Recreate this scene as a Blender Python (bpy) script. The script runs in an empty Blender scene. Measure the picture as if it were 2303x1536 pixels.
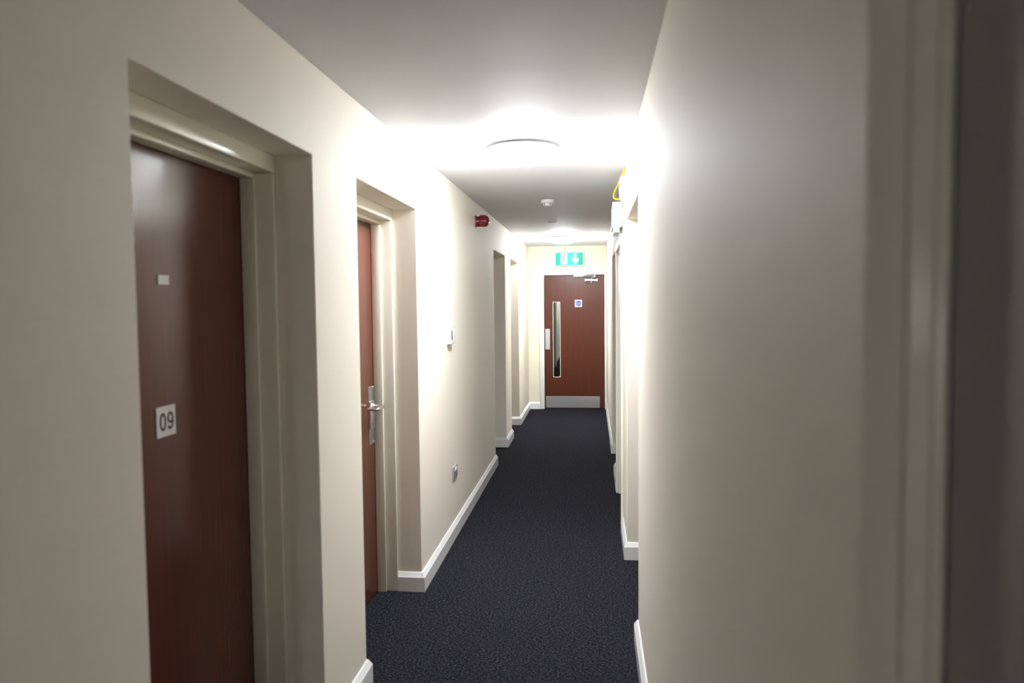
import bpy, bmesh, math
from mathutils import Vector, Matrix

# ------------------------------------------------------------------ camera, world, exposure
SC = bpy.context.scene
COL = SC.collection
W_PX, F_PX = 2303.0, 1641.15
CAM_H, PITCH, YAW, ROLL = 1.5903, 0.0534, 0.1100, -0.0101

cam_data = bpy.data.cameras.new('camera')
cam_data.sensor_width = 36.0
cam_data.lens = F_PX / W_PX * 36.0
cam_data.clip_start = 0.02
cam_data.dof.use_dof = True
cam_data.dof.focus_distance = 8.0
cam_data.dof.aperture_fstop = 2.8
cam = bpy.data.objects.new('camera', cam_data)
COL.objects.link(cam)
_f = Vector((-math.sin(YAW) * math.cos(PITCH), math.cos(YAW) * math.cos(PITCH), -math.sin(PITCH)))
_r0 = Vector((math.cos(YAW), math.sin(YAW), 0.0))
_u0 = _r0.cross(_f)
_r = math.cos(ROLL) * _r0 + math.sin(ROLL) * _u0
_u = -math.sin(ROLL) * _r0 + math.cos(ROLL) * _u0
_m = Matrix((_r, _u, -_f)).transposed().to_4x4()
_m.translation = (0, 0, CAM_H)
cam.matrix_world = _m
SC.camera = cam

world = bpy.data.worlds.new('world')
world.use_nodes = True
world.node_tree.nodes['Background'].inputs[0].default_value = (0.8, 0.85, 1.0, 1)
world.node_tree.nodes['Background'].inputs[1].default_value = 0.02
SC.world = world

SC.view_settings.view_transform = 'Standard'
SC.view_settings.look = 'None'
SC.view_settings.gamma = 1.0
SC.view_settings.use_curve_mapping = False
SC.view_settings.exposure = 2.62
SC.cycles.use_light_tree = False
SC.cycles.max_bounces = 6
SC.cycles.diffuse_bounces = 5
SC.cycles.glossy_bounces = 3
SC.cycles.transmission_bounces = 6
SC.cycles.caustics_reflective = False
SC.cycles.caustics_refractive = False

LAMP_STRENGTH = 36.0          # ceiling lamps in the corridor
LAMP_COLOUR = (0.90, 0.95, 1.0)
ADDED_LAMP_STRENGTH = 16.0  # unseen lamp added on the landing

# ------------------------------------------------------------------ dimensions (metres, camera at x=y=0)
XL, XR = -0.9441, 0.2079          # wall faces
XLB, XRB = -1.30, 0.56            # back of the walls
HC = 2.4106                       # ceiling
YE = 10.805                       # end wall face
YB = -8.0                         # wall behind the camera
LEFT = [(1.430, 2.418, 2.0987), (2.889, 3.887, 2.0987), (7.005, 7.913, 2.0987), (8.450, 9.383, 2.0987)]
RIGHT = [(-0.40, 0.585, 2.0987), (3.371, 4.484, 2.085), (5.045, 6.055, 2.000), (6.72, 7.645, 2.045)]

# ------------------------------------------------------------------ materials
def mat(name, base, rough=0.5, metal=0.0, spec=0.5, emit=None, estr=0.0, trans=0.0, coat=0.0):
    m = bpy.data.materials.new(name); m.use_nodes = True
    b = m.node_tree.nodes['Principled BSDF']
    b.inputs['Base Color'].default_value = (*base, 1)
    b.inputs['Roughness'].default_value = rough
    b.inputs['Metallic'].default_value = metal
    b.inputs['Specular IOR Level'].default_value = spec
    b.inputs['Transmission Weight'].default_value = trans
    b.inputs['Coat Weight'].default_value = coat
    b.inputs['Coat Roughness'].default_value = 0.12
    if emit:
        b.inputs['Emission Color'].default_value = (*emit, 1)
        b.inputs['Emission Strength'].default_value = estr
    return m

def N(m, t, **kw):
    n = m.node_tree.nodes.new(t)
    for k, v in kw.items():
        setattr(n, k, v)
    return n

def L(m, a, b):
    m.node_tree.links.new(a, b)

def paint(name, base, rough, bump=0.15, scale=120.0, wave=0.0):
    """roller-applied paint: fine orange-peel relief on a slightly uneven surface"""
    m = mat(name, base, rough)
    b = m.node_tree.nodes['Principled BSDF']
    tc = N(m, 'ShaderNodeTexCoord')
    n1 = N(m, 'ShaderNodeTexNoise'); n1.inputs['Scale'].default_value = scale; n1.inputs['Detail'].default_value = 0
    L(m, tc.outputs['Object'], n1.inputs['Vector'])
    h = n1.outputs['Fac']
    if wave > 0:
        n3 = N(m, 'ShaderNodeTexNoise'); n3.inputs['Scale'].default_value = 5.0; n3.inputs['Detail'].default_value = 0
        L(m, tc.outputs['Object'], n3.inputs['Vector'])
        ma = N(m, 'ShaderNodeMath', operation='MULTIPLY_ADD'); ma.inputs[1].default_value = wave
        L(m, n3.outputs['Fac'], ma.inputs[0]); L(m, h, ma.inputs[2]); h = ma.outputs[0]
    bp = N(m, 'ShaderNodeBump'); bp.inputs['Strength'].default_value = bump; bp.inputs['Distance'].default_value = 0.0015
    L(m, h, bp.inputs['Height']); L(m, bp.outputs['Normal'], b.inputs['Normal'])
    return m

M_WALL = paint('cream_wall_paint', (0.80, 0.75, 0.655), 0.66, 0.12, 110, 6.0)
M_CEIL = paint('white_ceiling_paint', (0.73, 0.73, 0.765), 0.66, 0.10, 110, 8.0)
for _mm, _sp in ((M_WALL, 0.20), (M_CEIL, 0.10)):
    _mm.node_tree.nodes['Principled BSDF'].inputs['Specular IOR Level'].default_value = _sp
M_TRIM = paint('cream_gloss_trim', (0.82, 0.79, 0.68), 0.22, 0.04, 60)
M_ENDWALL = paint('pale_yellow_wall_paint', (0.80, 0.765, 0.61), 0.66, 0.12, 110, 6.0)
M_WHITETRIM = paint('white_gloss_frame', (0.84, 0.84, 0.81), 0.22, 0.04, 60)
M_SKIRT = paint('white_gloss_skirting', (0.84, 0.84, 0.84), 0.22, 0.04, 60)

def carpet():
    m = mat('charcoal_carpet', (0.02, 0.022, 0.027), 0.95, spec=0.05)
    b = m.node_tree.nodes['Principled BSDF']
    tc = N(m, 'ShaderNodeTexCoord')
    n1 = N(m, 'ShaderNodeTexNoise'); n1.inputs['Scale'].default_value = 95; n1.inputs['Detail'].default_value = 3; n1.inputs['Roughness'].default_value = 0.8
    n2 = N(m, 'ShaderNodeTexNoise'); n2.inputs['Scale'].default_value = 60; n2.inputs['Detail'].default_value = 1
    n3 = N(m, 'ShaderNodeTexNoise'); n3.inputs['Scale'].default_value = 260; n3.inputs['Detail'].default_value = 0
    for n in (n1, n2, n3):
        L(m, tc.outputs['Object'], n.inputs['Vector'])
    r = N(m, 'ShaderNodeValToRGB')
    e = r.color_ramp.elements
    e[0].position = 0.40; e[0].color = (0.0040, 0.0043, 0.0054, 1)
    e[1].position = 0.66; e[1].color = (0.062, 0.063, 0.071, 1)
    x = e.new(0.50); x.color = (0.0115, 0.0121, 0.0148, 1)
    L(m, n1.outputs['Fac'], r.inputs['Fac'])
    r2 = N(m, 'ShaderNodeValToRGB'); e2 = r2.color_ramp.elements
    e2[0].position = 0.38; e2[0].color = (0.90, 0.97, 1.15, 1)
    e2[1].position = 0.62; e2[1].color = (1.15, 1.0, 0.95, 1)
    L(m, n2.outputs['Fac'], r2.inputs['Fac'])
    mx = N(m, 'ShaderNodeMix', data_type='RGBA', blend_type='MULTIPLY'); mx.inputs['Factor'].default_value = 1
    L(m, r.outputs['Color'], mx.inputs[6]); L(m, r2.outputs['Color'], mx.inputs[7])
    L(m, mx.outputs[2], b.inputs['Base Color'])
    bp = N(m, 'ShaderNodeBump'); bp.inputs['Strength'].default_value = 0.6; bp.inputs['Distance'].default_value = 0.004
    L(m, n3.outputs['Fac'], bp.inputs['Height']); L(m, bp.outputs['Normal'], b.inputs['Normal'])
    return m
M_CARPET = carpet()

def wood():
    m = mat('brown_door_veneer', (0.10, 0.03, 0.018), 0.24)
    b = m.node_tree.nodes['Principled BSDF']
    tc = N(m, 'ShaderNodeTexCoord')
    mp = N(m, 'ShaderNodeMapping'); mp.inputs['Scale'].default_value = (26, 26, 1.1)
    L(m, tc.outputs['Object'], mp.inputs['Vector'])
    n = N(m, 'ShaderNodeTexNoise'); n.inputs['Scale'].default_value = 3.0; n.inputs['Detail'].default_value = 6; n.inputs['Roughness'].default_value = 0.6
    L(m, mp.outputs['Vector'], n.inputs['Vector'])
    r = N(m, 'ShaderNodeValToRGB'); e = r.color_ramp.elements
    e[0].position = 0.25; e[0].color = (0.083, 0.0215, 0.0115, 1)
    e[1].position = 0.75; e[1].color = (0.107, 0.0290, 0.0155, 1)
    L(m, n.outputs['Fac'], r.inputs['Fac']); L(m, r.outputs['Color'], b.inputs['Base Color'])
    rr = N(m, 'ShaderNodeMapRange'); rr.inputs['To Min'].default_value = 0.19; rr.inputs['To Max'].default_value = 0.23
    L(m, n.outputs['Fac'], rr.inputs['Value']); L(m, rr.outputs['Result'], b.inputs['Roughness'])
    bp = N(m, 'ShaderNodeBump'); bp.inputs['Strength'].default_value = 0.05; bp.inputs['Distance'].default_value = 0.002
    L(m, n.outputs['Fac'], bp.inputs['Height']); L(m, bp.outputs['Normal'], b.inputs['Normal'])
    return m
M_WOOD = wood()

M_GREYDOOR = paint('grey_door_paint', (0.32, 0.305, 0.315), 0.2, 0.04, 60)

def brushed(name, base, rough):
    m = mat(name, base, rough, metal=1.0)
    b = m.node_tree.nodes['Principled BSDF']
    tc = N(m, 'ShaderNodeTexCoord'); mp = N(m, 'ShaderNodeMapping'); mp.inputs['Scale'].default_value = (4, 4, 400)
    n = N(m, 'ShaderNodeTexNoise'); n.inputs['Scale'].default_value = 3
    L(m, tc.outputs['Object'], mp.inputs['Vector']); L(m, mp.outputs['Vector'], n.inputs['Vector'])
    rr = N(m, 'ShaderNodeMapRange'); rr.inputs['To Min'].default_value = rough - 0.06; rr.inputs['To Max'].default_value = rough + 0.08
    L(m, n.outputs['Fac'], rr.inputs['Value']); L(m, rr.outputs['Result'], b.inputs['Roughness'])
    return m
M_STEEL = brushed('satin_steel', (0.66, 0.67, 0.70), 0.34)
M_CHROME = mat('polished_steel', (0.84, 0.84, 0.86), 0.22, metal=1.0)

def plain(name, base, rough=0.4, **k):
    """smooth moulded plastic with a very fine relief"""
    m = mat(name, base, rough, **k)
    b = m.node_tree.nodes['Principled BSDF']
    tc = N(m, 'ShaderNodeTexCoord'); n = N(m, 'ShaderNodeTexNoise'); n.inputs['Scale'].default_value = 400
    L(m, tc.outputs['Object'], n.inputs['Vector'])
    bp = N(m, 'ShaderNodeBump'); bp.inputs['Strength'].default_value = 0.03; bp.inputs['Distance'].default_value = 0.001
    L(m, n.outputs['Fac'], bp.inputs['Height']); L(m, bp.outputs['Normal'], b.inputs['Normal'])
    return m
M_PLASTIC = plain('white_plastic', (0.82, 0.82, 0.83), 0.35)
M_PALE = plain('pale_blue_plastic', (0.56, 0.65, 0.67), 0.4)
M_GREYPL = plain('grey_plastic', (0.30, 0.30, 0.33), 0.4)
M_SOCKET = plain('grey_satin_plate', (0.34, 0.33, 0.37), 0.3)
M_DARK = plain('black_plastic', (0.02, 0.02, 0.022), 0.4)
M_PLATE = plain('white_sign_plate', (0.74, 0.74, 0.76), 0.35)
M_INK = plain('black_sign_ink', (0.02, 0.02, 0.02), 0.5)
M_BLUE = plain('blue_sign_ink', (0.025, 0.085, 0.36), 0.45)
M_WHITEINK = plain('white_sign_ink', (0.85, 0.85, 0.87), 0.45)
M_REDBASE = plain('red_plastic', (0.16, 0.004, 0.012), 0.28)
M_REDLENS = plain('red_translucent_lens', (0.22, 0.003, 0.009), 0.12, trans=0.25, coat=0.5)
M_YELLOW = plain('yellow_cable_sheath', (0.86, 0.66, 0.02), 0.35)
M_GLASS = mat('wired_glass', (0.88, 0.95, 0.90), 0.02, trans=1.0)
M_LENS = mat('opal_lamp_diffuser', (0.9, 0.9, 0.9), 0.4, emit=LAMP_COLOUR, estr=LAMP_STRENGTH)
M_LENS2 = mat('added_landing_diffuser', (0.9, 0.9, 0.9), 0.4, emit=LAMP_COLOUR, estr=ADDED_LAMP_STRENGTH)
M_SIGNLAMP = mat('sign_tube', (0.9, 0.9, 0.9), 0.4, emit=(0.85, 1.0, 0.98), estr=110.0)
M_LED = mat('sign_green_lamp', (0.9, 0.9, 0.9), 0.4, emit=(0.85, 1.0, 0.98), estr=6.0)

def translucent(name, col, f=0.75):
    m = bpy.data.materials.new(name); m.use_nodes = True
    nt = m.node_tree; nt.nodes.remove(nt.nodes['Principled BSDF'])
    out = nt.nodes['Material Output']
    t = N(m, 'ShaderNodeBsdfTranslucent'); d = N(m, 'ShaderNodeBsdfPrincipled'); mx = N(m, 'ShaderNodeMixShader')
    t.inputs['Color'].default_value = (*col, 1)
    d.inputs['Base Color'].default_value = (*col, 1); d.inputs['Roughness'].default_value = 0.3
    mx.inputs[0].default_value = f
    L(m, d.outputs[0], mx.inputs[1]); L(m, t.outputs[0], mx.inputs[2]); L(m, mx.outputs[0], out.inputs['Surface'])
    return m
M_GREENFACE = translucent('green_backlit_panel', (0.0, 0.40, 0.345))
M_WHITEFACE = mat('white_backlit_mark', (0.9, 0.95, 0.93), 0.3, emit=(0.85, 1.0, 0.97), estr=0.22)

# ------------------------------------------------------------------ helpers
def link(name, bm, material, parent=None, smooth=False):
    bmesh.ops.recalc_face_normals(bm, faces=bm.faces[:])
    me = bpy.data.meshes.new(name)
    bm.to_mesh(me); bm.free()
    me.materials.append(material)
    if smooth:
        for p in me.polygons:
            p.use_smooth = True
        me.set_sharp_from_angle(angle=math.radians(40))
    o = bpy.data.objects.new(name, me)
    COL.objects.link(o)
    if parent:
        o.parent = parent
        o.matrix_parent_inverse = parent.matrix_world.inverted()
    return o

def tag(o, label=None, cat=None, kind=None, group=None):
    if label: o['label'] = label
    if cat: o['category'] = cat
    if kind: o['kind'] = kind
    if group: o['group'] = group
    return o

def empty(name, loc, label, cat, kind=None, group=None):
    o = bpy.data.objects.new(name, None)
    o.empty_display_size = 0.1
    COL.objects.link(o)
    o.location = loc
    o.matrix_world = Matrix.Translation(loc)
    return tag(o, label, cat, kind, group)

def add_box(bm, x0, x1, y0, y1, z0, z1, bev=0.0, seg=2):
    t = bmesh.new()
    bmesh.ops.create_cube(t, size=1.0)
    for v in t.verts:
        v.co = Vector((x0 + (v.co.x + .5) * (x1 - x0), y0 + (v.co.y + .5) * (y1 - y0), z0 + (v.co.z + .5) * (z1 - z0)))
    if bev > 0:
        bmesh.ops.bevel(t, geom=t.edges[:], offset=bev, segments=seg, affect='EDGES', profile=0.5)
    me = bpy.data.meshes.new('tmp'); t.to_mesh(me); t.free()
    bm.from_mesh(me); bpy.data.meshes.remove(me)

def box(name, m, x0, x1, y0, y1, z0, z1, bev=0.0, parent=None, seg=2, smooth=False):
    bm = bmesh.new()
    add_box(bm, min(x0, x1), max(x0, x1), min(y0, y1), max(y0, y1), min(z0, z1), max(z0, z1), bev, seg)
    return link(name, bm, m, parent, smooth)

def lathe(bm, prof, axis_o, axis_d, n=48):
    """prof: (radius, height along axis)"""
    d = Vector(axis_d).normalized()
    a = d.orthogonal().normalized(); b = d.cross(a)
    o = Vector(axis_o)
    rings = []
    for r, h in prof:
        if r < 1e-6:
            rings.append([bm.verts.new(o + d * h)])
        else:
            rings.append([bm.verts.new(o + d * h + r * (math.cos(2 * math.pi * k / n) * a + math.sin(2 * math.pi * k / n) * b)) for k in range(n)])
    for A, B in zip(rings, rings[1:]):
        for k in range(n):
            k2 = (k + 1) % n
            if len(A) == 1 and len(B) == 1: continue
            if len(A) == 1: bm.faces.new((A[0], B[k], B[k2]))
            elif len(B) == 1: bm.faces.new((A[k], A[k2], B[0]))
            else: bm.faces.new((A[k], A[k2], B[k2], B[k]))

def lathe_obj(name, m, prof, o, d, parent=None, n=48):
    bm = bmesh.new(); lathe(bm, prof, o, d, n)
    return link(name, bm, m, parent, True)

def tube(name, m, pts, r, parent=None, res=10):
    cu = bpy.data.curves.new(name, 'CURVE'); cu.dimensions = '3D'
    sp = cu.splines.new('NURBS'); sp.points.add(len(pts) - 1)
    for p, q in zip(sp.points, pts): p.co = (*q, 1)
    sp.use_endpoint_u = True; sp.order_u = 4; sp.resolution_u = 12
    cu.bevel_depth = r; cu.bevel_resolution = 3; cu.use_fill_caps = True
    o = bpy.data.objects.new('tmp', cu); COL.objects.link(o)
    dg = bpy.context.evaluated_depsgraph_get()
    me = bpy.data.meshes.new_from_object(o.evaluated_get(dg))
    bpy.data.objects.remove(o); bpy.data.curves.remove(cu)
    bm = bmesh.new(); bm.from_mesh(me); bpy.data.meshes.remove(me)
    return link(name, bm, m, parent, True)

def text_obj(name, m, s, size, mat4, parent, depth=0.0006, bold=0.0, space=1.0, sx=1.0):
    cu = bpy.data.curves.new(name, 'FONT'); cu.body = s; cu.size = size
    cu.align_x = 'CENTER'; cu.align_y = 'CENTER'; cu.extrude = depth; cu.offset = bold; cu.space_character = space
    o = bpy.data.objects.new('tmp', cu); COL.objects.link(o)
    dg = bpy.context.evaluated_depsgraph_get()
    me = bpy.data.meshes.new_from_object(o.evaluated_get(dg))
    bpy.data.objects.remove(o); bpy.data.curves.remove(cu)
    for v in me.vertices:
        v.co = mat4 @ Vector((v.co.x * sx, v.co.y, v.co.z))
    bm = bmesh.new(); bm.from_mesh(me); bpy.data.meshes.remove(me)
    return link(name, bm, m, parent)

def prism_poly(name, m, pts2, to3, depth, parent=None):
    """flat outline pts2 (u,v) extruded by depth along the third axis of to3(u,v,w)"""
    bm = bmesh.new()
    a = [bm.verts.new(to3(u, v, 0.0)) for u, v in pts2]
    b = [bm.verts.new(to3(u, v, depth)) for u, v in pts2]
    bm.faces.new(a); bm.faces.new(b[::-1])
    n = len(a)
    for k in range(n):
        bm.faces.new((a[k], a[(k + 1) % n], b[(k + 1) % n], b[k]))
    return link(name, bm, m, parent)

def comb_wall(name, m, x0, x1, ya, yb, openings, label):
    """a wall in the YZ plane, thickness x0..x1, with door openings cut up from the floor"""
    pts = [(ya, 0.0)]
    for (y0, y1, h) in openings:
        pts += [(y0, 0.0), (y0, h), (y1, h), (y1, 0.0)]
    pts += [(yb, 0.0), (yb, HC), (ya, HC)]
    o = prism_poly(name, m, pts, lambda u, v, w: Vector((x0 + w, u, v)), x1 - x0)
    md = o.modifiers.new('edge', 'BEVEL'); md.width = 0.004; md.segments = 3; md.limit_method = 'ANGLE'; md.angle_limit = math.radians(50)
    return tag(o, label, 'wall', 'structure')

BB_H, BB_T = 0.106, 0.020
def baseboard(name, path, side, label, m=None):
    """skirting with a chamfered top edge swept along a wall line, mitred at the corners"""
    prof = [(0.0, 0.0), (BB_T, 0.0), (BB_T, 0.080), (BB_T - 0.003, 0.084), (0.007, 0.103), (0.004, BB_H), (0.0, BB_H)]
    P = [Vector((x, y)) for x, y in path]
    bm = bmesh.new(); rows = []
    for i, p in enumerate(P):
        def nrm(a, b):
            d = (b - a).normalized()
            return Vector((d.y, -d.x)) * side
        if i == 0: o = nrm(P[0], P[1])
        elif i == len(P) - 1: o = nrm(P[-2], P[-1])
        else:
            n1, n2 = nrm(P[i - 1], p), nrm(p, P[i + 1])
            o = (n1 + n2) / (1.0 + n1.dot(n2))
        rows.append([bm.verts.new((p.x + o.x * t, p.y + o.y * t, z)) for t, z in prof])
    k = len(prof)
    for A, B in zip(rows, rows[1:]):
        for j in range(k):
            bm.faces.new((A[j], A[(j + 1) % k], B[(j + 1) % k], B[j]))
    bm.faces.new(rows[0]); bm.faces.new(rows[-1][::-1])
    o = link(name, bm, m or M_SKIRT)
    return tag(o, label, 'baseboard', 'structure')

# ------------------------------------------------------------------ the shell
tag(box('floor', M_CARPET, -2.6, 1.4, YB - 0.2, 26.0, -0.10, 0.0), 'charcoal flecked carpet running the length of the corridor', 'floor', 'structure')
tag(box('ceiling', M_CEIL, -2.6, 1.4, YB - 0.2, 26.0, HC, HC + 0.12), 'smooth white painted ceiling of the corridor', 'ceiling', 'structure')
comb_wall('wall_left', M_WALL, XLB, XL, YB, YE, LEFT, 'cream painted left wall with four deep door recesses')
comb_wall('wall_right', M_WALL, XR, XRB, YB, YE, RIGHT, 'cream painted right wall close beside the camera')
tag(box('wall_back', M_WALL, XLB, XRB, YB - 0.15, YB, 0, HC), 'cream wall closing the corridor behind the camera', 'wall', 'structure')

# end wall with its door opening
OX0, OX1, OZ = -0.742, 0.196, 2.016      # structural opening
bm_pts = [(XLB, 0.0), (OX0, 0.0), (OX0, OZ), (OX1, OZ), (OX1, 0.0), (XRB, 0.0), (XRB, HC), (XLB, HC)]
tag(prism_poly('wall_end', M_ENDWALL, bm_pts, lambda u, v, w: Vector((u, YE + w, v)), 0.14),
    'pale yellow cream end wall around the brown fire door', 'wall', 'structure')

RV_L, RV_R = -1.075, 0.339     # depth of the plaster reveals
A = LEFT
baseboard('baseboard_left', [(XL, YB), (XL, A[0][0]), (RV_L, A[0][0])], 1, 'white skirting on the left wall before door 09')
baseboard('baseboard_left', [(RV_L, A[0][1]), (XL, A[0][1]), (XL, A[1][0]), (RV_L, A[1][0])], 1, 'short white skirting between door 09 and the next door')
baseboard('baseboard_left', [(RV_L, A[1][1]), (XL, A[1][1]), (XL, A[2][0]), (RV_L, A[2][0])], 1, 'long white skirting on the left wall below the socket')
baseboard('baseboard_left', [(RV_L, A[2][1]), (XL, A[2][1]), (XL, A[3][0]), (RV_L, A[3][0])], 1, 'short white skirting between the two far left recesses')
baseboard('baseboard_left', [(RV_L, A[3][1]), (XL, A[3][1]), (XL, YE), (-0.779, YE)], 1, 'white skirting turning the far left corner to the end door')
B = RIGHT
baseboard('baseboard_right', [(XR, YB), (XR, B[0][0])], -1, 'white skirting on the right wall behind the camera')
baseboard('baseboard_right', [(XR, B[0][1]), (XR, B[1][0]), (RV_R, B[1][0])], -1, 'white skirting along the near right wall')
baseboard('baseboard_right', [(RV_R, B[1][1]), (XR, B[1][1]), (XR, B[2][0] - 0.046)], -1, 'short white skirting on the right pier under the yellow cable')
baseboard('baseboard_right', [(XR, B[2][1] + 0.046), (XR, B[3][0]), (RV_R, B[3][0])], -1, 'short white skirting on the right between the two far doors')
baseboard('baseboard_right', [(RV_R, B[3][1]), (XR, B[3][1]), (XR, YE)], -1, 'white skirting on the far right wall beside the end door')

# ------------------------------------------------------------------ doors set in the side walls
def side_door(name, s, xw, xback, op, label, reveal=0.131, step1=0.020, head1=0.060, lin=0.062, stop=0.015, headstop=0.020, stopd=0.050, arch=False, leaf_mat=None):
    """s=+1: door in the left wall (corridor lies at larger x); s=-1: right wall.  Depths run from the wall face into the wall."""
    y0, y1, h = op
    X = lambda d: xw - s * d
    e = empty(name, (X(reveal), (y0 + y1) / 2, 0.0), label, 'door', 'structure')
    full = abs(xback - xw)
    bv = 0.004
    # lining: two jambs and a head
    box('jamb', M_TRIM, X(reveal), X(full), y0, y0 + step1, 0, h - head1, bv, e, 3, True)
    box('jamb', M_TRIM, X(reveal), X(full), y1 - step1, y1, 0, h - head1, bv, e, 3, True)
    box('head', M_TRIM, X(reveal), X(full), y0, y1, h - head1, h, bv, e, 3, True)
    a0, a1, ah = y0 + step1, y1 - step1, h - head1
    d0, d1 = reveal + lin, reveal + lin + stopd
    box('door_stop', M_TRIM, X(d0), X(d1), a0, a0 + stop, 0, ah - headstop, 0.003, e, 2, True)
    box('door_stop', M_TRIM, X(d0), X(d1), a1 - stop, a1, 0, ah - headstop, 0.003, e, 2, True)
    box('door_stop', M_TRIM, X(d0), X(d1), a0, a1, ah - headstop, ah, 0.003, e, 2, True)
    if arch:
        w, t = 0.046, 0.018
        box('architrave', M_TRIM, X(-t), X(0), y0 - w, y0 + 0.012, 0, h + w, 0.004, e, 3, True)
        box('architrave', M_TRIM, X(-t), X(0), y1 - 0.012, y1 + w, 0, h + w, 0.004, e, 3, True)
        box('architrave', M_TRIM, X(-t), X(0), y0 + 0.012, y1 - 0.012, h - 0.012, h + w, 0.004, e, 3, True)
    box('leaf', leaf_mat or M_WOOD, X(d1 + 0.001), X(d1 + 0.045), a0 + 0.003, a1 - 0.003, 0.006, ah - 0.003, 0.002, e)
    return e, X(d1 + 0.001), (a0, a1, ah)

def lever_set(e, s, xf, yc, ydir, z):
    """back plate, raised lock case with keyhole, and lever; ydir = way the lever points"""
    P = lambda d: xf + s * d
    pl = box('handle_plate', M_STEEL, P(0), P(0.003), yc - 0.043, yc + 0.043, z - 0.205, z + 0.108, 0.0012, e, 2, True)
    for dy in (-0.036, 0.036):
        for dz in (-0.197, 0.100):
            lathe_obj('screw', M_CHROME, [(0, 0), (0.0042, 0), (0.0036, 0.0015), (0, 0.002)], (P(0.003), yc + dy, z + dz), (s, 0, 0), pl, 14)
    k = -ydir
    box('lock_case', M_STEEL, P(0.003), P(0.014), yc - k * 0.045, yc + k * 0.021, z - 0.118, z + 0.030, 0.003, e, 3, True)
    yn = yc - k * 0.008
    lathe_obj('lever_rose', M_CHROME, [(0.0, 0.0), (0.017, 0.0), (0.017, 0.006), (0.013, 0.010), (0.0, 0.010)], (P(0.013), yn, z), (s, 0, 0), e, 28)
    ye = yn + ydir * 0.108
    xo, xi = P(0.073), P(0.018)
    cnr = 0.012
    tube('lever', M_CHROME, [(P(0.020), yn, z), (P(0.04), yn, z), (xo - s * cnr, yn, z), (xo, yn, z), (xo, yn + ydir * cnr, z), (xo, yn + ydir * 0.05, z),
                             (xo, ye - ydir * cnr, z), (xo, ye, z), (xo - s * cnr, ye, z), (P(0.04), ye, z), (xi, ye, z)], 0.0095, e)
    lc = lathe_obj('lock_cylinder', M_CHROME, [(0, 0), (0.0085, 0), (0.0085, 0.003), (0, 0.003)], (P(0.014), yc - k * 0.008, z - 0.068), (s, 0, 0), e, 24)
    box('keyhole', M_DARK, P(0.017), P(0.0175), yc - k * 0.008 - 0.0015, yc - k * 0.008 + 0.0015, z - 0.074, z - 0.062, 0, lc)
    box('keyhole_slot', M_DARK, P(0.014), P(0.0146), yc - k * 0.008 - 0.004, yc - k * 0.008 + 0.004, z - 0.100, z - 0.088, 0.0, lc)

RIGHTWARD_L = Matrix(((0, 0, 1, 0), (1, 0, 0, 0), (0, 1, 0, 0), (0, 0, 0, 1)))   # text facing +X
# door 09
d1, xf, (a0, a1, ah) = side_door('door_1', 1, XL, XLB, LEFT[0], 'brown flush door numbered 09 in the nearest left recess')
box_bm = box('number_plate', M_PLATE, xf, xf + 0.003, 1.862, 1.953, 1.2265, 1.3115, 0.0008, d1)
tag(box_bm, 'white square plate with black numerals 09')
def stroke(name, m, pts, width, to3, depth, parent, closed=False):
    """a pen stroke of constant width along pts, as a thin raised strip"""
    P = [Vector(p) for p in pts]; n = len(P); bm = bmesh.new(); rows = []
    for k, p in enumerate(P):
        a = P[k - 1] if (k > 0 or closed) else p
        b = P[(k + 1) % n] if (k < n - 1 or closed) else p
        t = (b - a).normalized(); q = Vector((-t.y, t.x)) * width / 2
        rows.append([bm.verts.new(to3(*(p + sg * q), w)) for sg, w in ((1, 0), (1, depth), (-1, depth), (-1, 0))])
    pairs = list(zip(rows, rows[1:])) + ([(rows[-1], rows[0])] if closed else [])
    for A_, B_ in pairs:
        for c in range(4):
            bm.faces.new((A_[c], A_[(c + 1) % 4], B_[(c + 1) % 4], B_[c]))
    if not closed:
        bm.faces.new(rows[0]); bm.faces.new(rows[-1][::-1])
    return link(name, bm, m, parent)
TP = lambda u, v, w: Vector((xf + 0.003 + w, 1.9075 + u, 1.2685 + v))
def ell(cx, cy, rx, ry, a0_, a1_, n):
    return [(cx + rx * math.cos(math.radians(a0_ + (a1_ - a0_) * k / n)), cy + ry * math.sin(math.radians(a0_ + (a1_ - a0_) * k / n))) for k in range(n + 1)]
stroke('numeral_zero', M_INK, ell(-0.0165, 0, 0.0115, 0.0215, 0, 360, 32)[:-1], 0.0078, TP, 0.0005, box_bm, True)
stroke('numeral_nine', M_INK, ell(0.0195, 0.0085, 0.0110, 0.0130, 0, 360, 28)[:-1], 0.0075, TP, 0.0005, box_bm, True)
stroke('numeral_nine_tail', M_INK, [(0.0305, 0.0085), (0.0305, 0.0)] + ell(0.0185, -0.004, 0.0118, 0.0175, -5, -150, 14), 0.0075, TP, 0.0006, box_bm)
o = box('name_tag', M_PLATE, xf, xf + 0.003, 1.893, 1.945, 1.6495, 1.6765, 0.001, d1)
tag(o, 'small blank white plate above the number')
lever_set(d1, 1, xf, a0 + 0.07, 1, 1.04)
# second left door, latch side away from the camera
d2, xf2, (b0, b1, bh) = side_door('door_2', 1, XL, XLB, LEFT[1], 'reddish brown door with steel lever handle in the second left recess')
lever_set(d2, 1, xf2, 3.803, -1, 1.040)
d3, xf3, (c0, c1, chh) = side_door('door_3', 1, XL, XLB, LEFT[2], 'door sunk in the third left recess beyond the red beacon')
lever_set(d3, 1, xf3, c0 + 0.07, 1, 1.04)
d4, xf4, (e0, e1, ehh) = side_door('door_4', 1, XL, XLB, LEFT[3], 'door sunk in the last left recess before the end wall')
lever_set(d4, 1, xf4, e1 - 0.07, -1, 1.04)
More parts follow.
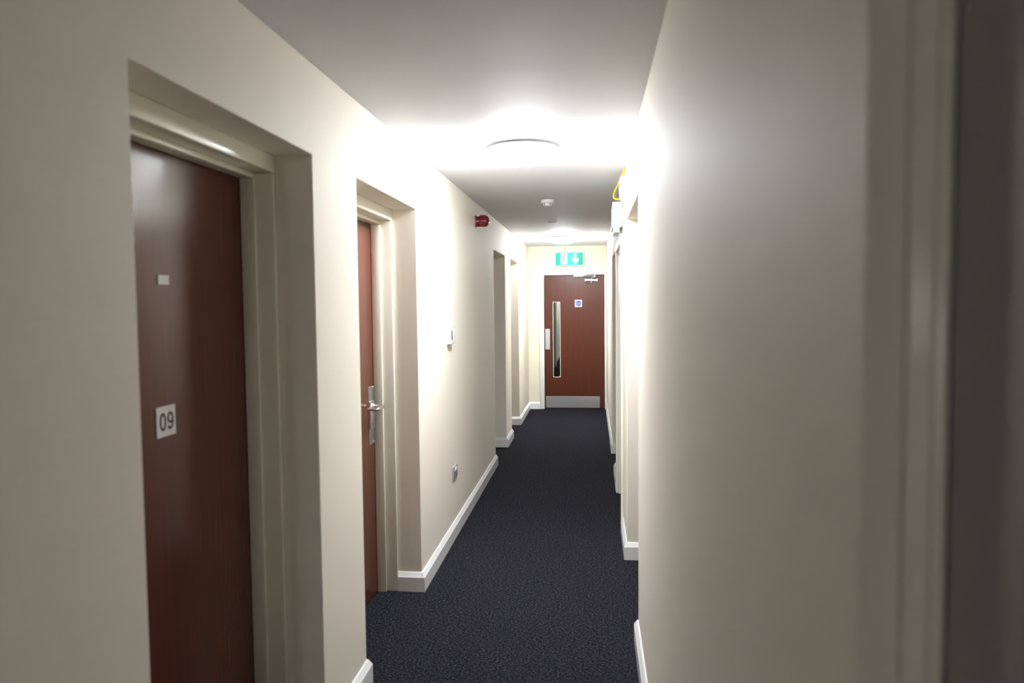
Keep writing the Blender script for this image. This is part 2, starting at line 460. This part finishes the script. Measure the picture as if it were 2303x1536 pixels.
# right-hand doors
r0, xr0, _q = side_door('door_5', -1, XR, XRB, RIGHT[0], 'blurred grey door in a cream frame at the right edge beside the camera',
                        reveal=0.027, step1=0.012, head1=0.04, lin=0.016, stop=0.008, stopd=0.010, leaf_mat=M_GREYDOOR)
r1, xr1, _q = side_door('door_6', -1, XR, XRB, RIGHT[1], 'door hidden in the first right recess past the near wall')
lever_set(r1, -1, xr1, RIGHT[1][0] + 0.11, 1, 1.04)
r2, xr2, _q = side_door('door_7', -1, XR, XRB, RIGHT[2], 'door in white architrave on the right below the box exit light',
                        reveal=0.0, step1=0.03, head1=0.03, lin=0.09, stop=0.012, headstop=0.012, stopd=0.03, arch=True)
r3, xr3, _q = side_door('door_8', -1, XR, XRB, RIGHT[3], 'door in the farthest right recess before the end door')

# ------------------------------------------------------------------ end fire door
YL = 10.865                       # face of the leaf
d9 = empty('door_9', ((OX0 + OX1) / 2, YL, 0), 'brown fire door with narrow glass panel closing the far end', 'door', 'structure')
LX0, LX1, LZ1 = -0.7095, 0.1745, 1.984
# lining
box('jamb', M_WHITETRIM, OX0, LX0 - 0.003, YE - 0.004, YE + 0.14, 0, LZ1 + 0.003, 0.003, d9, 3, True)
box('jamb', M_WHITETRIM, LX1 + 0.003, OX1, YE - 0.004, YE + 0.14, 0, LZ1 + 0.003, 0.003, d9, 3, True)
box('head', M_WHITETRIM, OX0, OX1, YE - 0.004, YE + 0.14, LZ1 + 0.003, OZ, 0.003, d9, 3, True)
# architraves: a plain flat with a raised outer bead
def arch_piece(x0, x1, z0, z1, bead):
    o = box('architrave', M_WHITETRIM, x0, x1, YE - 0.018, YE, z0, z1, 0.004, d9, 3, True)
    bx0, bx1, bz0, bz1 = bead
    box('architrave_bead', M_WHITETRIM, bx0, bx1, YE - 0.026, YE - 0.016, bz0, bz1, 0.004, o, 3, True)
AZ = 2.044
arch_piece(-0.777, OX0 + 0.012, 0, AZ, (-0.777, -0.760, 0, AZ))
arch_piece(OX1 - 0.012, XR - 0.0005, 0, AZ, (XR - 0.012, XR - 0.0005, 0, AZ))
arch_piece(OX0 + 0.012, OX1 - 0.012, OZ - 0.012, AZ, (OX0 + 0.0, OX1 - 0.0, AZ - 0.016, AZ))
# leaf with the vision panel cut out
def leaf_with_hole(name, xs, zs, y0, y1, m, parent):
    bm = bmesh.new()
    V = {}
    for i, x in enumerate(xs):
        for j, z in enumerate(zs):
            for k, y in enumerate((y0, y1)):
                V[i, j, k] = bm.verts.new((x, y, z))
    for i in range(3):
        for j in range(3):
            if (i, j) == (1, 1): continue
            for k in (0, 1):
                bm.faces.new((V[i, j, k], V[i + 1, j, k], V[i + 1, j + 1, k], V[i, j + 1, k]))
    for i in range(3):
        for j in (0, 3):
            bm.faces.new((V[i, j, 0], V[i + 1, j, 0], V[i + 1, j, 1], V[i, j, 1]))
            bm.faces.new((V[j, i, 0], V[j, i + 1, 0], V[j, i + 1, 1], V[j, i, 1]))
    for j in (1, 2):
        bm.faces.new((V[1, j, 0], V[2, j, 0], V[2, j, 1], V[1, j, 1]))
        bm.faces.new((V[j, 1, 0], V[j, 2, 0], V[j, 2, 1], V[j, 1, 1]))
    return link(name, bm, m, parent)
VX0, VX1, VZ0, VZ1 = -0.5855, -0.4735, 0.468, 1.593
leaf = leaf_with_hole('leaf', (LX0, VX0, VX1, LX1), (0.006, VZ0, VZ1, LZ1), YL, YL + 0.044, M_WOOD, d9)
box('glass_pane', M_GLASS, VX0, VX1, YL + 0.019, YL + 0.025, VZ0, VZ1, 0, d9)
bw = 0.008
for (x0, x1, z0, z1) in ((VX0, VX0 + bw, VZ0, VZ1), (VX1 - bw, VX1, VZ0, VZ1), (VX0 + bw, VX1 - bw, VZ0, VZ0 + bw), (VX0 + bw, VX1 - bw, VZ1 - bw, VZ1)):
    box('glazing_bead', M_TRIM, x0, x1, YL - 0.002, YL + 0.018, z0, z1, 0.0015, d9)
pp = box('push_plate', M_STEEL, -0.7005, -0.6305, YL - 0.002, YL, 0.885, 1.192, 0.0008, d9)
kp = box('kick_plate', M_STEEL, -0.697, 0.106, YL - 0.002, YL, 0.012, 0.184, 0.0008, d9)
for kx in (-0.685, -0.42, -0.16, 0.095):
    for kz in (0.024, 0.172):
        lathe_obj('screw', M_CHROME, [(0, 0), (0.004, 0), (0.003, 0.0015), (0, 0.002)], (kx, YL - 0.002, kz), (0, -1, 0), kp, 12)
for kz in (0.895, 1.182):
    lathe_obj('screw', M_CHROME, [(0, 0), (0.004, 0), (0.003, 0.0015), (0, 0.002)], (-0.6655, YL - 0.002, kz), (0, -1, 0), pp, 12)
# sign on the door
fs = box('fire_door_sign', M_WHITEINK, -0.2565, -0.1515, YL - 0.0015, YL, 1.514, 1.620, 0, d9)
tag(fs, 'white square sticker with a blue disc and two lines of white lettering')
bm = bmesh.new(); lathe(bm, [(0, 0), (0.0405, 0), (0.0405, 0.0006), (0, 0.0006)], (-0.204, YL - 0.0015, 1.567), (0, -1, 0), 48)
link('blue_disc', bm, M_BLUE, fs)
FRONT = Matrix(((1, 0, 0, 0), (0, 0, -1, 0), (0, 1, 0, 0), (0, 0, 0, 1)))     # text facing -Y
for s_, z_ in (('Fire door', 1.5755), ('keep shut', 1.5575)):
    mm = FRONT.copy(); mm.translation = (-0.204, YL - 0.0025, z_)
    text_obj('lettering', M_WHITEINK, s_, 0.0165, mm, fs, 0.0002, 0.0003)
# overhead closer: arm bracket on the frame head, body on the leaf
cl = empty('door_closer', (-0.02, YL, 1.93), None, None); cl.parent = d9; cl.matrix_parent_inverse = d9.matrix_world.inverted()
box('arm_bracket', M_CHROME, -0.274, -0.215, YL - 0.045, YL - 0.001, 1.950, 1.990, 0.004, cl, 3, True)
box('main_arm', M_STEEL, -0.262, -0.128, YL - 0.058, YL - 0.046, 1.956, 1.980, 0.003, cl, 2, True)
tube('arm_rod', M_CHROME, [(-0.135, YL - 0.053, 1.968), (-0.07, YL - 0.053, 1.968), (0.0, YL - 0.053, 1.968), (0.036, YL - 0.05, 1.967)], 0.006, cl)
lathe_obj('arm_pivot', M_CHROME, [(0, 0), (0.011, 0), (0.011, 0.038), (0, 0.038)], (0.038, YL - 0.053, 1.950), (0, 0, 1), cl, 20)
tube('lower_arm', M_STEEL, [(0.036, YL - 0.053, 1.956), (0.01, YL - 0.05, 1.950), (-0.016, YL - 0.045, 1.942), (-0.016, YL - 0.04, 1.93)], 0.005, cl)
box('closer_body', M_CHROME, -0.107, 0.077, YL - 0.052, YL - 0.0005, 1.886, 1.926, 0.008, cl, 4, True)
for x0 in (-0.110, 0.066):
    box('end_cap', M_STEEL, x0, x0 + 0.015, YL - 0.055, YL - 0.0005, 1.881, 1.931, 0.005, cl, 3, True)
lathe_obj('adjuster', M_CHROME, [(0, 0), (0.012, 0), (0.014, 0.010), (0.010, 0.016), (0, 0.018)], (-0.012, YL - 0.028, 1.887), (0, 0, -1), cl, 24)

# ------------------------------------------------------------------ landing seen through the glass
tag(box('wall_landing_left', M_WALL, -1.15, -0.96, YE + 0.14, 25.8, 0, HC), 'cream wall of the landing seen through the door glass', 'wall', 'structure')
tag(box('wall_landing_right', M_WALL, 0.9, 1.1, YE + 0.14, 25.8, 0, HC), 'far right wall of the landing behind the end door', 'wall', 'structure')
tag(box('wall_landing_end', M_WALL, -1.15, 1.1, 25.8, 26.0, 0, HC), 'end wall of the landing behind the end door', 'wall', 'structure')
tag(box('trim_1', M_WALL, -0.96, -0.889, 17.6, 18.1, 0, HC), 'grey looking boxed pier on the landing behind the glass', 'pier', 'structure')
baseboard('baseboard_landing', [(-0.96, 18.1), (-0.96, 25.8)], 1, 'white skirting on the landing seen low in the door glass')
ds = empty('door_stop_stud', (-0.69, 15.3, 0), 'small pale floor door stop seen at the foot of the glass panel', 'door stop')
lathe_obj('base', M_STEEL, [(0, 0), (0.022, 0), (0.022, 0.006), (0.012, 0.010), (0, 0.010)], (-0.69, 15.3, 0), (0, 0, 1), ds, 24)
lathe_obj('buffer', M_PLASTIC, [(0.012, 0.008), (0.019, 0.012), (0.019, 0.032), (0.015, 0.040), (0, 0.042)], (-0.69, 15.3, 0), (0, 0, 1), ds, 24)

# ------------------------------------------------------------------ ceiling lamps
def ceiling_lamp(x, y, label, lens_mat, r=0.166):
    e = empty('ceiling_lamp', (x, y, HC), label, 'ceiling lamp', group='round ceiling lamps')
    lathe_obj('base', M_PLASTIC, [(0, 0), (r * 0.94, 0), (r * 0.94, 0.009), (r + 0.016, 0.010), (r + 0.018, 0.013), (r + 0.018, 0.021), (r + 0.014, 0.025), (0, 0.025)], (x, y, HC), (0, 0, -1), e, 64)
    prof = [(r * 0.975, 0.024), (r * 0.975, 0.056)]
    for k in range(1, 5):
        t = k / 4 * math.pi / 2
        prof.append((r * 0.975 * math.cos(t) if k < 4 else 0.0, 0.056 + 0.034 * math.sin(t)))
    lathe_obj('diffuser', lens_mat, prof, (x, y, HC), (0, 0, -1), e, 28)
    return e
ceiling_lamp(-0.360, 3.885, 'large round lit ceiling lamp nearest the camera', M_LENS)
ceiling_lamp(-0.368, 9.28, 'round lit ceiling lamp far off before the exit sign', M_LENS, 0.150)
ceiling_lamp(-0.368, -5.4, 'added round ceiling lamp, unseen behind the camera', M_LENS)  # added out of view to light surfaces facing away from the visible lamps
tag(ceiling_lamp(-0.3, 20.6, 'added unseen lamp brightening the landing behind the end door', M_LENS2), kind=None)  # unseen lamp put in so the landing looks lit through the glass

# ------------------------------------------------------------------ exit signs
def to_end(cx, cz, yf):
    return lambda u, v, w: Vector((cx + u, yf - w, cz + v))
def to_right(cy, cz, xf):
    # faces -X: viewer looks along +X, right of the picture is -Y
    return lambda u, v, w: Vector((xf - w, cy - u, cz + v))

def pictogram(e, T, w, h):
    """green panel, white doorway with a green running figure, white down arrow"""
    pan = prism_poly('green_panel', M_GREENFACE, [(-w / 2, -h / 2), (w / 2, -h / 2), (w / 2, h / 2), (-w / 2, h / 2)], T, 0.002, e)
    T2 = lambda u, v, q: T(u, v, 0.0021 + q)
    T3 = lambda u, v, q: T(u, v, 0.0030 + q)
    s = h / 0.17
    P = lambda pts, ox: [(ox + a * s, b * s) for a, b in pts]
    ox = -0.085 * s
    prism_poly('doorway_mark', M_WHITEFACE, P([(-0.030, -0.070), (0.058, -0.070), (0.058, 0.070), (-0.030, 0.070)], ox), T2, 0.0006, pan)
    # running figure
    n = 18
    prism_poly('figure_head', M_GREENFACE, P([(0.026 + 0.012 * math.cos(2 * math.pi * k / n), 0.046 + 0.012 * math.sin(2 * math.pi * k / n)) for k in range(n)], ox), T3, 0.0006, pan)
    prism_poly('figure_body', M_GREENFACE, P([(0.030, 0.030), (0.008, 0.030), (-0.012, 0.012), (-0.006, 0.005), (0.006, 0.017), (0.010, 0.017),
                                              (0.000, -0.012), (-0.014, -0.030), (-0.028, -0.030), (-0.028, -0.040), (-0.008, -0.040), (0.008, -0.022),
                                              (0.014, -0.030), (0.014, -0.058), (0.024, -0.058), (0.024, -0.026), (0.014, -0.008), (0.022, 0.012),
                                              (0.030, 0.002), (0.044, 0.002), (0.044, 0.010), (0.034, 0.010)], ox), T3, 0.0006, pan)
    ax = 0.083 * s
    prism_poly('down_arrow', M_WHITEFACE, P([(-0.013, 0.070), (0.013, 0.070), (0.013, -0.014), (0.036, 0.012), (0.044, 0.002), (0.044, -0.018), (0.0, -0.068),
                                             (-0.044, -0.018), (-0.044, 0.002), (-0.036, 0.012), (-0.013, -0.014)], ax), T2, 0.0006, pan)
    return pan

# over the end door
ex = empty('exit_sign', (-0.333, YE, 2.116), 'lit green running man exit sign above the end door', 'exit sign')
EX0, EX1, EZ0, EZ1, ED = -0.545, -0.122, 2.116, 2.322, 0.062
EYF = YE - ED
t_ = 0.012
bm = bmesh.new()
add_box(bm, EX0, EX1, YE - 0.008, YE - 0.0005, EZ0, EZ1, 0.001)
add_box(bm, EX0, EX0 + t_, EYF, YE - 0.004, EZ0, EZ1, 0.002)
add_box(bm, EX1 - t_, EX1, EYF, YE - 0.004, EZ0, EZ1, 0.002)
add_box(bm, EX0 + t_ - 0.002, EX1 - t_ + 0.002, EYF, YE - 0.004, EZ0, EZ0 + t_, 0.002)
add_box(bm, EX0 + t_ - 0.002, EX1 - t_ + 0.002, EYF, YE - 0.004, EZ1 - t_, EZ1, 0.002)
link('housing', bm, M_PLASTIC, ex)
pictogram(ex, to_end((EX0 + EX1) / 2, (EZ0 + EZ1) / 2, EYF + 0.006), EX1 - EX0 - 2 * t_ + 0.002, EZ1 - EZ0 - 2 * t_ + 0.002)
tube('lamp_tube', M_SIGNLAMP, [(-0.40, YE - 0.028, 2.145), (-0.36, YE - 0.028, 2.145), (-0.31, YE - 0.028, 2.145), (-0.27, YE - 0.028, 2.145)], 0.008, ex)
box('cable_knockout', M_GREYPL, -0.42, -0.38, EYF + 0.016, EYF + 0.04, EZ0 - 0.003, EZ0 + 0.001, 0, ex)
box('cable_knockout', M_GREYPL, -0.29, -0.25, EYF + 0.016, EYF + 0.04, EZ0 - 0.003, EZ0 + 0.001, 0, ex)

# box on the right wall, seen end on
SY0, SY1 = 5.06, 5.40
sb = empty('exit_light_box', (XR, (SY0 + SY1) / 2, 2.10), 'pale box exit light on the right wall seen end on', 'exit sign')
XF = 0.139
bm = bmesh.new()
add_box(bm, XR - 0.006, XR - 0.0005, SY0 + 0.004, SY1 - 0.004, 2.100, 2.262, 0.001)
add_box(bm, XF, XR - 0.010, SY0, SY0 + 0.006, 2.096, 2.268, 0.002)
add_box(bm, XF, XR - 0.010, SY1 - 0.006, SY1, 2.096, 2.268, 0.002)
add_box(bm, XF, XR - 0.010, SY0 + 0.004, SY1 - 0.004, 2.262, 2.268, 0.001)
add_box(bm, XF, XR - 0.010, SY0 + 0.004, SY1 - 0.004, 2.096, 2.102, 0.001)
link('housing', bm, M_PALE, sb)
pictogram(sb, to_right((SY0 + SY1) / 2, 2.182, XF - 0.003 + 0.006), SY1 - SY0 - 0.012, 0.16)
box('lower_diffuser', M_PLASTIC, XF + 0.008, XR - 0.022, SY0 + 0.003, SY1 - 0.02, 2.062, 2.096, 0.003, sb, 2, True)
for z_ in (2.090, 2.066):
    box('clip', M_GREYPL, XF + 0.002, XF + 0.010, SY0 + 0.001, SY0 + 0.006, z_, z_ + 0.006, 0.001, sb)
tube('lamp_tube', M_LED, [(0.175, SY0 + 0.05, 2.20), (0.175, SY0 + 0.12, 2.20), (0.175, SY0 + 0.2, 2.20), (0.175, SY1 - 0.05, 2.20)], 0.006, sb)
lathe_obj('screw', M_GREYPL, [(0, 0), (0.003, 0), (0.002, 0.001), (0, 0.001)], (0.160, SY0, 2.178), (0, -1, 0), sb, 10)

# ------------------------------------------------------------------ things on the ceiling
sd = empty('smoke_detector', (-0.355, 5.925, HC), 'white smoke detector on the ceiling between the two lamps', 'smoke detector')
lathe_obj('base', M_PLASTIC, [(0, 0), (0.052, 0), (0.053, 0.004), (0.053, 0.018), (0.050, 0.024), (0.036, 0.027), (0, 0.027)], (-0.355, 5.925, HC), (0, 0, -1), sd, 40)
lathe_obj('chamber', M_PLASTIC, [(0.030, 0.026), (0.030, 0.040), (0.027, 0.046), (0.018, 0.049), (0, 0.049)], (-0.355, 5.925, HC), (0, 0, -1), sd, 32)
for k in range(8):
    a_ = 2 * math.pi * k / 8
    c_, s_ = math.cos(a_), math.sin(a_)
    bm = bmesh.new(); add_box(bm, 0.028, 0.034, -0.004, 0.004, -0.042, -0.028, 0.001)
    for v in bm.verts:
        x, y = v.co.x, v.co.y
        v.co = Vector((-0.355 + c_ * x - s_ * y, 5.925 + s_ * x + c_ * y, HC + v.co.z))
    link('vent_rib', bm, M_GREYPL if k % 2 else M_PLASTIC, sd)
cd = empty('ceiling_disc', (-0.402, 7.535, HC), 'small flat white disc on the ceiling before the far lamp', 'ceiling disc')
lathe_obj('rim', M_PLASTIC, [(0.030, 0), (0.044, 0), (0.045, 0.004), (0.042, 0.009), (0.032, 0.010), (0.030, 0.008)], (-0.402, 7.535, HC), (0, 0, -1), cd, 36)
lathe_obj('centre', M_PLASTIC, [(0.0305, 0.0), (0.0305, 0.007), (0.0, 0.009)], (-0.402, 7.535, HC), (0, 0, -1), cd, 36)

# ------------------------------------------------------------------ things on the left wall
rb = empty('alarm_beacon', (XL, 5.95, 2.26), 'red fire alarm beacon high on the left wall', 'alarm beacon')
yb_, zb_ = 5.95, 2.258
lathe_obj('base', M_REDBASE, [(0, 0), (0.043, 0), (0.043, 0.030), (0.040, 0.034), (0, 0.034)], (XL, yb_, zb_ - 0.005), (1, 0, 0), rb, 40)
box('wall_plate', M_REDBASE, XL, XL + 0.012, yb_ - 0.047, yb_ + 0.047, zb_ - 0.052, zb_ + 0.040, 0.006, rb, 3, True)
prof = [(0.0, 0.034), (0.047, 0.034), (0.047, 0.040), (0.0465, 0.078)]
for k in range(1, 9):
    t = k / 8 * math.pi / 2
    prof.append((0.0465 * math.cos(t) if k < 8 else 0.0, 0.078 + 0.034 * math.sin(t)))
lathe_obj('lens', M_REDLENS, prof, (XL, yb_, zb_), (1, 0, 0), rb, 40)
for k in range(12):
    a_ = 2 * math.pi * (k + 0.5) / 12
    bm = bmesh.new()
    lathe(bm, [(0, 0.040), (0.0022, 0.041), (0.0022, 0.078), (0, 0.080)], (XL, yb_ + 0.0465 * math.cos(a_), zb_ + 0.0465 * math.sin(a_)), (1, 0, 0), 8)
    link('lens_rib', bm, M_REDLENS, rb, True)

tm = empty('thermostat', (XL, 4.735, 1.33), 'small white thermostat box halfway up the left wall', 'thermostat')
box('case', M_PLASTIC, XL + 0.0005, XL + 0.030, 4.668, 4.800, 1.322, 1.424, 0.005, tm, 3, True)
box('display', M_DARK, XL + 0.0295, XL + 0.0310, 4.684, 4.716, 1.350, 1.412, 0.0005, tm)
box('button', M_PLASTIC, XL + 0.0295, XL + 0.0325, 4.745, 4.775, 1.372, 1.392, 0.001, tm)
box('back_plate', M_PLASTIC, XL, XL + 0.006, 4.664, 4.804, 1.318, 1.428, 0.002, tm)

so = empty('wall_socket', (XL, 4.86, 0.395), 'grey power socket with white switches low on the left wall', 'socket')
box('face_plate', M_SOCKET, XL, XL + 0.011, 4.787, 4.933, 0.396, 0.484, 0.004, so, 3, True)
for cy in (4.823, 4.897):
    box('switch_rocker', M_PLASTIC, XL + 0.010, XL + 0.0165, cy + (0.012 if cy < 4.86 else -0.026), cy + (0.026 if cy < 4.86 else -0.012), 0.449, 0.473, 0.002, so, 2, True)
    box('pin_slot', M_DARK, XL + 0.0106, XL + 0.0113, cy - 0.002, cy + 0.002, 0.438, 0.446, 0, so)
    for dy in (-0.011, 0.011):
        box('pin_slot', M_DARK, XL + 0.0106, XL + 0.0113, cy + dy - 0.0032, cy + dy + 0.0032, 0.414, 0.418, 0, so)
for dy in (-0.030, 0.030):
    lathe_obj('screw', M_CHROME, [(0, 0), (0.003, 0), (0.002, 0.001), (0, 0.001)], (XL + 0.011, 4.86 + dy * 2, 0.440), (1, 0, 0), so, 12)

# ------------------------------------------------------------------ things on the right wall
rd = empty('wall_sounder', (XR, 4.73, 2.31), 'round white disc fitting high on the right wall by the cable', 'sounder')
lathe_obj('base', M_PLASTIC, [(0, 0), (0.092, 0), (0.094, 0.004), (0.092, 0.014), (0.085, 0.016), (0, 0.016)], (XR, 4.73, 2.308), (-1, 0, 0), rd, 48)
prof = [(0.084, 0.015)]
for k in range(1, 9):
    t = k / 8 * math.pi / 2
    prof.append((0.084 * math.cos(t) if k < 8 else 0.0, 0.016 + 0.022 * math.sin(t)))
lathe_obj('cover', M_PLASTIC, prof, (XR, 4.73, 2.308), (-1, 0, 0), rd, 48)
box('slot', M_GREYPL, XR - 0.0165, XR - 0.012, 4.70, 4.712, 2.214, 2.232, 0.001, rd)

yc = empty('yellow_cable', (0.2, 4.62, HC), 'loose yellow cable looping down from the ceiling on the right', 'cable')
tube('cable', M_YELLOW, [(0.200, 4.615, 2.4105), (0.197, 4.64, 2.395), (0.187, 4.70, 2.372), (0.166, 4.80, 2.338), (0.150, 4.86, 2.312), (0.140, 4.92, 2.292),
                         (0.146, 4.95, 2.274), (0.166, 4.96, 2.268), (0.188, 4.95, 2.270), (0.205, 4.92, 2.272)], 0.0055, yc)
tube('cable_tie', M_YELLOW, [(0.193, 4.645, 2.385), (0.198, 4.650, 2.372), (0.203, 4.655, 2.364), (0.206, 4.66, 2.360)], 0.0018, yc)
